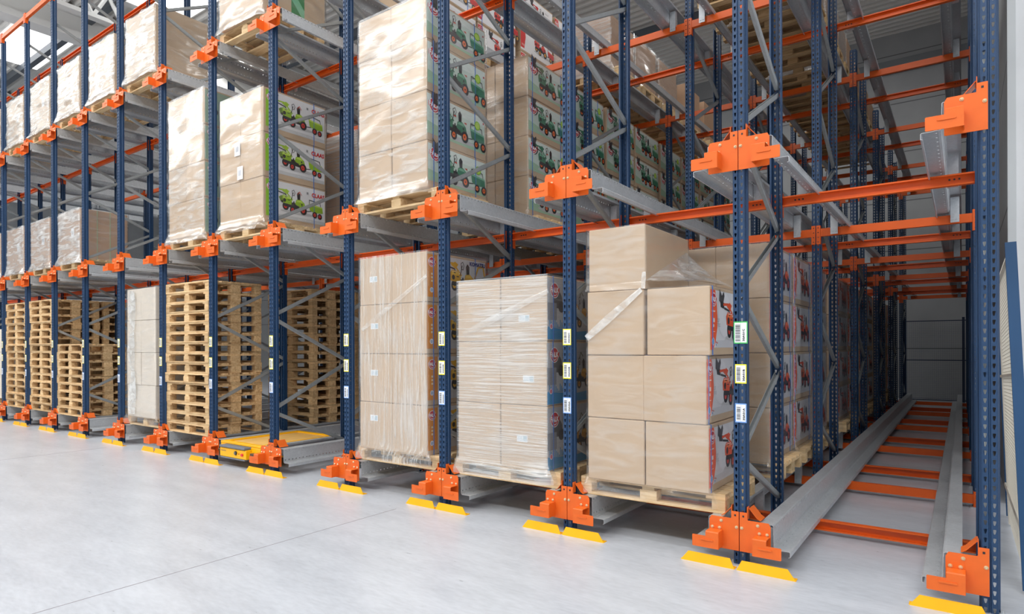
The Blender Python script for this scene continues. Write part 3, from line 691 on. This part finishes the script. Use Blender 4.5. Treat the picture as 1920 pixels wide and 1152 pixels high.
def load(lane, lev, Y, kind=None, hs=(.51, .51, .51, .51), cols=2, L=.95, Wd=1.0, mat=None, filmm=None, xo=-.03, idx=0, newp=True, ship=None, missing=(), strap=STRAP, jit=.006, parts=True, lumpy=.008, skirt=.10, sheets=False, pal=True, seed=None, film_top=None, topfold=0.0):
    mat = mat or CARD; xc = lane * PITCH + .70 + xo; z = LZ[lev] + .314
    random.seed(int(1000 + lane * 31 + lev * 7 + Y * 13))
    nth = ('front pallet' if idx == 0 else ORD[idx + 1] + ' pallet deep')
    if pal:
        pallet(xc, Y + .06, z, 'wooden pallet under the %s load, %s' % ('front' if idx == 0 else ORD[idx + 1], where(lane, lev, idx)), 'pallets carrying loads in the rack', newp, parts)
    z += .144; zb = z + .002; w = Wd / cols
    for t, h in enumerate(hs):
        for c in range(cols):
            if (t, c) in missing: continue
            jx, jy = random.uniform(-jit, jit), random.uniform(-jit, jit) * .8
            x = xc - Wd / 2 + w * (c + .5) + jx
            o = ob('carton', carton_mesh(w - .006, L, h - .004, mat), None, (x, Y + jy, zb))
            side = ('' if cols == 1 else ('left ' if c == 0 else 'right '))
            tag(o, '%s, %s%s tier, %s, %s' % ({'plain brown cardboard carton': 'plain brown carton'}.get(KINDTXT[kind], KINDTXT[kind]).replace('carton printed with', 'carton with'), side, TIERN[t], nth.replace(' pallet deep', ' load').replace('front pallet', 'front load'), where(lane, lev, idx).replace(' level', '').replace(' lane from right', ' lane')), 'carton', 'cartons stacked on the rack pallets')
            if c == cols - 1 and kind:
                p = ob('printed_panel', ART[kind], o, ((w - .006) / 2 + .0004, 0, 0)); p.scale = (1, L / .95, (h - .004) / (ARTH.get(kind, .5) if kind != 'stripe' else .5)); p['label'] = ARTLAB[kind]
            if c == cols - 1 and kind in ('green', 'claas', 'komatsu', 'grey', 'red', 'redt') and idx < 3:
                for sy in ((.10, .80) if kind != 'red' else (.045, .88)): ob('packing_strap', strap_mesh(w - .006, L, h - .004, strap), o, (0, sy * L, 0))
            if ship and (t, c) in ship:
                sx, sz = ship[(t, c)]; ob('paper_label' if kind == 'claas' else 'shipping_label', SHEET if kind == 'claas' else SHIP, o, (sx, -.001 if kind != 'claas' else -.014, sz))
            if kind is None and strap and cols == 1:
                for sy in (.35, .62): ob('packing_strap', strap_mesh(w - .006, L, h - .004, STRAPG), o, (0, sy * L, 0))
            if sheets and c == 0:
                ob('paper_label', SHEET, o, (.10 if cols == 1 else -.05, -.001, h * .45))
        zb += h
    if filmm:
        fo = film_obj(xc - Wd / 2 - .004, xc + Wd / 2 + .004, Y - .006, Y + L + .006, z, (film_top or zb) + .01, filmm, 'clear stretch film wrapped round the %s load, %s' % ('front' if idx == 0 else ORD[idx + 1], where(lane, lev, idx)), seed if seed is not None else lane * 3.7 + lev, skirt, lumpy, topfold)
        return bpy.data.objects['stretch_film'] if False else fo
    return zb
def stack(lane, Y, n, idx=0, xo=-.05):
    xc = lane * PITCH + .70 + xo; z = .314; random.seed(lane * 17 + idx)
    for i in range(n):
        pallet(xc + random.uniform(-.012, .012), Y + random.uniform(-.012, .012), z + i * .1445,
               'bare wooden pallet, %s from bottom of the %s stack, %s' % (ORD[i + 1], ['front', 'second', 'third'][idx], lane_name(lane).replace(' from the right', ' from right')), 'bare pallets in stacks on the floor level', False, True, random.uniform(-.01, .01))
def fold(parent, pts, w, mat=None):
    # loose twisted ribbon of film along pts (world), offset from parent origin
    a = MB(); V = []; n = len(pts) - 1; st = 10; q = []
    for i in range(n):
        for t in range(st + (1 if i == n - 1 else 0)): q.append(Vector(pts[i]).lerp(Vector(pts[i + 1]), t / st))
    d = (q[-1] - q[0]).normalized(); side = Vector((-d.z, 0, d.x)) if abs(d.y) < .7 else Vector((0, -d.z, d.y))
    for j, p in enumerate(q):
        for c in range(5):
            u = c / 4 - .5; V.append(p + side * w * u * (1 + .3 * math.sin(j * .4)) + Vector((0, -.004 - .006 * abs(math.sin(c * 1.9 + j * .2)), 0)))
    F = [(j * 5 + c, j * 5 + c + 1, (j + 1) * 5 + c + 1, (j + 1) * 5 + c) for j in range(len(q) - 1) for c in range(4)]
    a.add(V, F); return ob('film_fold', a.mesh('film_fold', mat or FILMW, True), parent)
# floor level
load(-1, 0, .05, 'red', (.505, .51, .515, .51), ship={}, missing=((3, 1),), filmm=FILMC, film_top=.458 + 1.525, lumpy=.006, jit=.014)
FW = bpy.data.objects.get([o.name for o in bpy.data.objects if o.name.startswith('stretch_film')][-1])
fold(FW, [(-1.228, .034, 1.61), (-.745, .034, 1.985)], .05, FILMB); fold(FW, [(-.722, .034, 2.12), (-.73, .034, 1.99)], .03, FILMB)
a = MB(); V = []; NN = 14
for i in range(NN + 1):
    for j in range(NN + 1):
        u, v = i / NN, j / NN; z0_ = 2.02 + .33 * v; p = Vector((-.725 + .48 * u, .04 + .9 * v, z0_ * (1 - u) + 1.992 * u + .03))
        p.z += -.05 * math.sin(PI * u) * v + .012 * noise.noise(Vector((u * 6, v * 14, 3))); p.z = max(p.z, 1.996); V.append(p)
a.add(V, [(i * (NN + 1) + j, i * (NN + 1) + j + 1, (i + 1) * (NN + 1) + j + 1, (i + 1) * (NN + 1) + j) for i in range(NN) for j in range(NN)])
ob('film_fold', a.mesh('film_fold', FILMB, True), FW)
tf = film_obj(-1.235, -.725, .044, 1.006, 1.99, 2.50, FILMC, 'clear film round the single top carton, front load, second lane from right', 5.5, .0, .004)
for i, y in enumerate((1.56, 2.55, 3.55, 5.40, 6.40, 7.70, 8.70, 10.3, 11.3, 12.6)):
    load(-1, 0, y, 'red', idx=i + 1, xo=.04, L=.93, filmm=FILMC if i in (0, 1, 2, 3) else None, parts=i < 4)
load(-2, 0, .05, 'grey', (.568, .566, .566), mat=CARD, filmm=FILM, jit=.004, ship={(0, 1): (-.07, .24), (1, 1): (.0, .20), (2, 1): (-.05, .17)}, Wd=1.01, lumpy=.006)
FW2 = [o for o in bpy.data.objects if o.name.startswith('stretch_film')][-1]
fold(FW2, [(-2.55, .036, 1.66), (-1.60, .036, 2.02)], .05, FILMW)
load(-3, 0, .05, 'komatsu', (.50, .515, .52, .505), mat=CARD, filmm=FILMV, jit=.006, ship={(0, 0): (-.08, .30), (1, 0): (-.08, .28), (2, 0): (-.07, .26), (3, 0): (-.09, .24)}, lumpy=.005)
FW3 = [o for o in bpy.data.objects if o.name.startswith('stretch_film')][-1]
fold(FW3, [(-3.97, .036, 1.73), (-3.02, .036, 2.25)], .04, FILMW)
stack(-6, .06, 15); stack(-6, 1.76, 15, 1); stack(-6, 2.62, 15, 2)
load(-7, 0, .05, None, (.505, .505, .505, .50), mat=CARDW, filmm=FILMC, strap=None, lumpy=.008, seed=4.2, Wd=.95)
FW7 = [o for o in bpy.data.objects if o.name.startswith('stretch_film')][-1]
fold(FW7, [(-9.40, .033, 2.44), (-9.36, .033, 1.9), (-9.42, .033, 1.5), (-9.35, .033, 1.1), (-9.40, .033, .5)], .20, FILMB)  # bunched film ribbon, its white tone stands in for a glare strip
stack(-9, .06, 9); stack(-9, .93, 9, 1); stack(-10, .06, 15); stack(-10, .93, 15, 1); stack(-11, .06, 15)
load(-12, 0, .05, None, (.5, .5, .5), mat=CARDW, strap=None, Wd=1.0)
# middle level
load(-3, 1, .05, 'green', (.47, .50, .515, .44), filmm=FILMW, lumpy=.016, skirt=.06, seed=11.3)
for i, y in enumerate((1.76, 2.80, 3.82, 4.82, 5.87, 6.87, 7.9, 8.9)):
    load(-3, 1, y, 'green', (.485, .485, .485, .49), idx=i + 1, xo=.02, parts=i < 2, filmm=FILMC if i == 0 else None)
load(-5, 1, .05, 'claas', (.565, .565, .565), filmm=FILMC, lumpy=.014, sheets=False, ship={(1, 1): (-.30, .02), (1, 0): (.13, .34)})
load(-5, 1, 1.57, None, (.52, .52, .52), mat=CARDD, idx=1, filmm=FILM, strap=None)
load(-6, 1, .05, 'pg', (.505, .505, .505, .505), filmm=FILMW, lumpy=.012, seed=2.2)
for ln in (-9, -10, -11, -12):
    load(ln, 1, .05, None, (.90,), cols=1, mat=CARDD, L=.78, Wd=.98, filmm=FILMD, lumpy=.02, skirt=.08, strap=STRAPG, sheets=True, seed=ln * 2.1)
load(-7, 1, 2.4, None, (.62,), cols=1, mat=CARDD, L=.8, filmm=None, strap=None, idx=1, sheets=True)
# top level
load(-5, 2, .05, 'stripe', (1.9,), cols=1, mat=CARD, L=.95, filmm=FILMW, lumpy=.03, strap=None, skirt=.09)
for ln in (-7, -8, -9, -10, -11, -12):
    load(ln, 2, .05, None, (.95 if ln < -7 else .99,), cols=1, mat=CARD, L=.82, Wd=.96, filmm=FILMD, lumpy=.03, skirt=.08, strap=None, sheets=True, seed=ln * 1.3, topfold=.1)
for i, y in enumerate((1.62, 2.62, 3.70, 4.75)):
    load(-4, 2, y, 'redt', (.49, .49, .49), idx=i + 1, parts=False)
for i, y in enumerate((4.07, 4.97, 5.93, 7.2, 8.3)):
    load(-3, 2, y, None, (.80,), cols=1, mat=CARDD, L=.82, idx=i + 1, filmm=FILM if i < 3 else None, strap=None, sheets=True, lumpy=.02)
for i, y in enumerate((2.95, 3.95, 4.95, 5.95, 6.95, 7.95, 8.95, 9.95, 10.95)):
    load(-1, 2, y, None, (.75,), cols=1, mat=CARDD, L=.85, idx=i + 1, filmm=FILM if i < 4 else None, strap=None, sheets=False, lumpy=.02, newp=False)

# ------------------------------------------------------------------ pallet shuttle
sh = tag(ob('pallet_shuttle', None, None, (-6.3, -.04, .125)), 'yellow pallet shuttle carrier parked on the floor rails of the sixth lane', 'shuttle')
YB = plain('shuttle_yellow', (255, 188, 0), .4, 0, .03, 5); YT = plain('shuttle_tray', (238, 190, 110), .55, 0, .08, 4); BUMP = plain('bumper_grey', (112, 118, 128), .6)
a = MB(); a.cbox(-.46, .46, .05, 1.25, .0, .15, .008); o = ob('body', clean(a.mesh('body', YB)), sh)
a = MB(); a.cbox(-.34, .26, -.03, .05, .0, .12, .008); fp = ob('control_panel', clean(a.mesh('control_panel', YB)), sh)
a = MB(); a.cbox(-.33, .25, -.045, .10, .122, .150, .006); ob('top_bumper', clean(a.mesh('top_bumper', BUMP)), sh)
a = MB(); a.cbox(-.32, .24, -.034, .04, -.018, .0, .004); ob('lower_bumper', clean(a.mesh('lower_bumper', BUMP)), sh)
a = MB()
for (p, q, r, t) in ((-.46, -.38, .05, 1.25), (.38, .46, .05, 1.25), (-.38, .38, .05, .12), (-.38, .38, 1.18, 1.25)): a.cbox(p, q, r, t, .152, .182, .004)
ob('lifting_rim', clean(a.mesh('lifting_rim', YB)), sh)
a = MB(); a.box(-.38, .38, .12, 1.18, .150, .165); ob('tray', a.mesh('tray', YT), sh)
a = MB(); a.cyl((.04, -.032, .07), (.04, -.042, .07), .026, 16); a.cyl((.04, -.042, .07), (.04, -.052, .07), .016, 14, 1); ob('key_switch', a.mesh('key_switch', [DARK, GREYP]), fp)
a = MB(); a.cyl((.19, -.031, .06), (.19, -.05, .06), .018, 16); ob('stop_button', a.mesh('stop_button', C(222, 60, 70)), fp)
a = MB(); a.cyl((.11, -.031, .065), (.11, -.038, .065), .008, 12); ob('red_lamp', a.mesh('red_lamp', C(206, 60, 50)), fp)
a = MB(); v, fcs = tcache('mecalux'); a.add([(-.31 + p[0] * .036, -.0312, .072 + p[1] * .036) for p in v], fcs); ob('lettering', a.mesh('lettering', GREYP), fp)
for s in (-1, 1):
    for yy in (.2, 1.1):
        a = MB(); a.cyl((s * .455, yy, .02), (s * .51, yy, .02), .045, 16); ob('wheel', a.mesh('wheel', DARK), sh)
    a = MB(); a.cbox(min(s * .30, s * .44), max(s * .30, s * .44), .0, .05, .055, .085, .004); ob('side_buffer', clean(a.mesh('side_buffer', plain('buffer', (90, 70, 50), .5))), sh)

# ------------------------------------------------------------------ leaning mesh panel at the right
def lerp(p, q, t): return Vector(p) * (1 - t) + Vector(q) * t
T1, B1, T2, B2 = (1.540, .90, 2.235), (1.605, .50, 0.02), (1.520, 2.35, 2.10), (1.60, 2.62, .02)
gp = tag(ob('safety_mesh', None, None, (1.6, 1.5, 0)), 'blue framed wire mesh safety panel leaning beside the white wall', 'mesh panel')
def barbox(p, q, w, d, mat, name, parent, n=None):
    p, q = Vector(p), Vector(q); dd = (q - p).normalized(); a_ = Vector((0, 1, 0)); a_ = (a_ - dd * a_.dot(dd)).normalized(); b_ = dd.cross(a_)
    a = MB(); a.prism([(-w / 2, -d / 2), (w / 2, -d / 2), (w / 2, d / 2), (-w / 2, d / 2)], lambda x, y, c: tuple(p + dd * c + b_ * x + a_ * y), 0, (q - p).length)
    o = ob(name, clean(a.mesh(name, mat))); o.parent = parent; o.matrix_parent_inverse = Matrix.Translation(parent.location).inverted(); return o
BL2 = plain('mesh_blue', (22, 70, 112), .5); CRM = plain('mesh_cream', (214, 208, 194), .5)
barbox(B1, T1, .062, .035, BL2, 'post', gp); barbox(B2, T2, .02, .03, BL2, 'post', gp)
barbox(lerp(B1, B2, .08), lerp(T1, T2, .08), .02, .05, CRM, 'frame_bar', gp); barbox(lerp(B1, B2, .85), lerp(T1, T2, .85), .02, .04, CRM, 'frame_bar', gp)
barbox(lerp(T1, B1, .03), lerp(T2, B2, .03), .03, .02, CRM, 'frame_bar', gp); barbox(lerp(B1, T1, .14), lerp(B2, T2, .14), .03, .02, CRM, 'frame_bar', gp); barbox(lerp(B1, T1, .60), lerp(B2, T2, .60), .03, .02, CRM, 'frame_bar', gp)
a = MB()
for i in range(1, 60):
    t = i / 60; a.cyl(lerp(B1, B2, t), lerp(T1, T2, t), .0018, 4)
for i in range(4, 76):
    t = i / 78; a.cyl(lerp(B1, T1, t), lerp(B2, T2, t), .0018, 4)
o = ob('wire_mesh', a.mesh('wire_mesh', CRM)); o.parent = gp; o.matrix_parent_inverse = Matrix.Translation(gp.location).inverted()
# mesh fence across the end of the aisle
bp = tag(ob('mesh_fence', None, None, (.7, 16.2, 0)), 'fine wire mesh fence closing the far end of the empty aisle', 'mesh fence')
a = MB()
for i in range(0, 31): x = -.72 + i * .048; a.cyl((x, 0, .05), (x, 0, 2.2), .0022, 4)
for i in range(0, 45): z = .05 + i * .0489; a.cyl((-.72, 0, z), (.72, 0, z), .0022, 4)
ob('wire_mesh', a.mesh('wire_mesh', plain('fence_wire', (92, 104, 122), .5)), bp)
FB = plain('fence_blue', (34, 48, 74), .5)
for x in (-.74, .60):
    a = MB(); a.box(x - .03, x + .03, -.03, .03, 0, 2.3); ob('post', a.mesh('post', FB), bp)
for z in (.03, 1.12, 2.2):
    a = MB(); a.box(-.74, .74, -.012, .012, z, z + .025); ob('rail_bar', a.mesh('rail_bar', FB), bp)
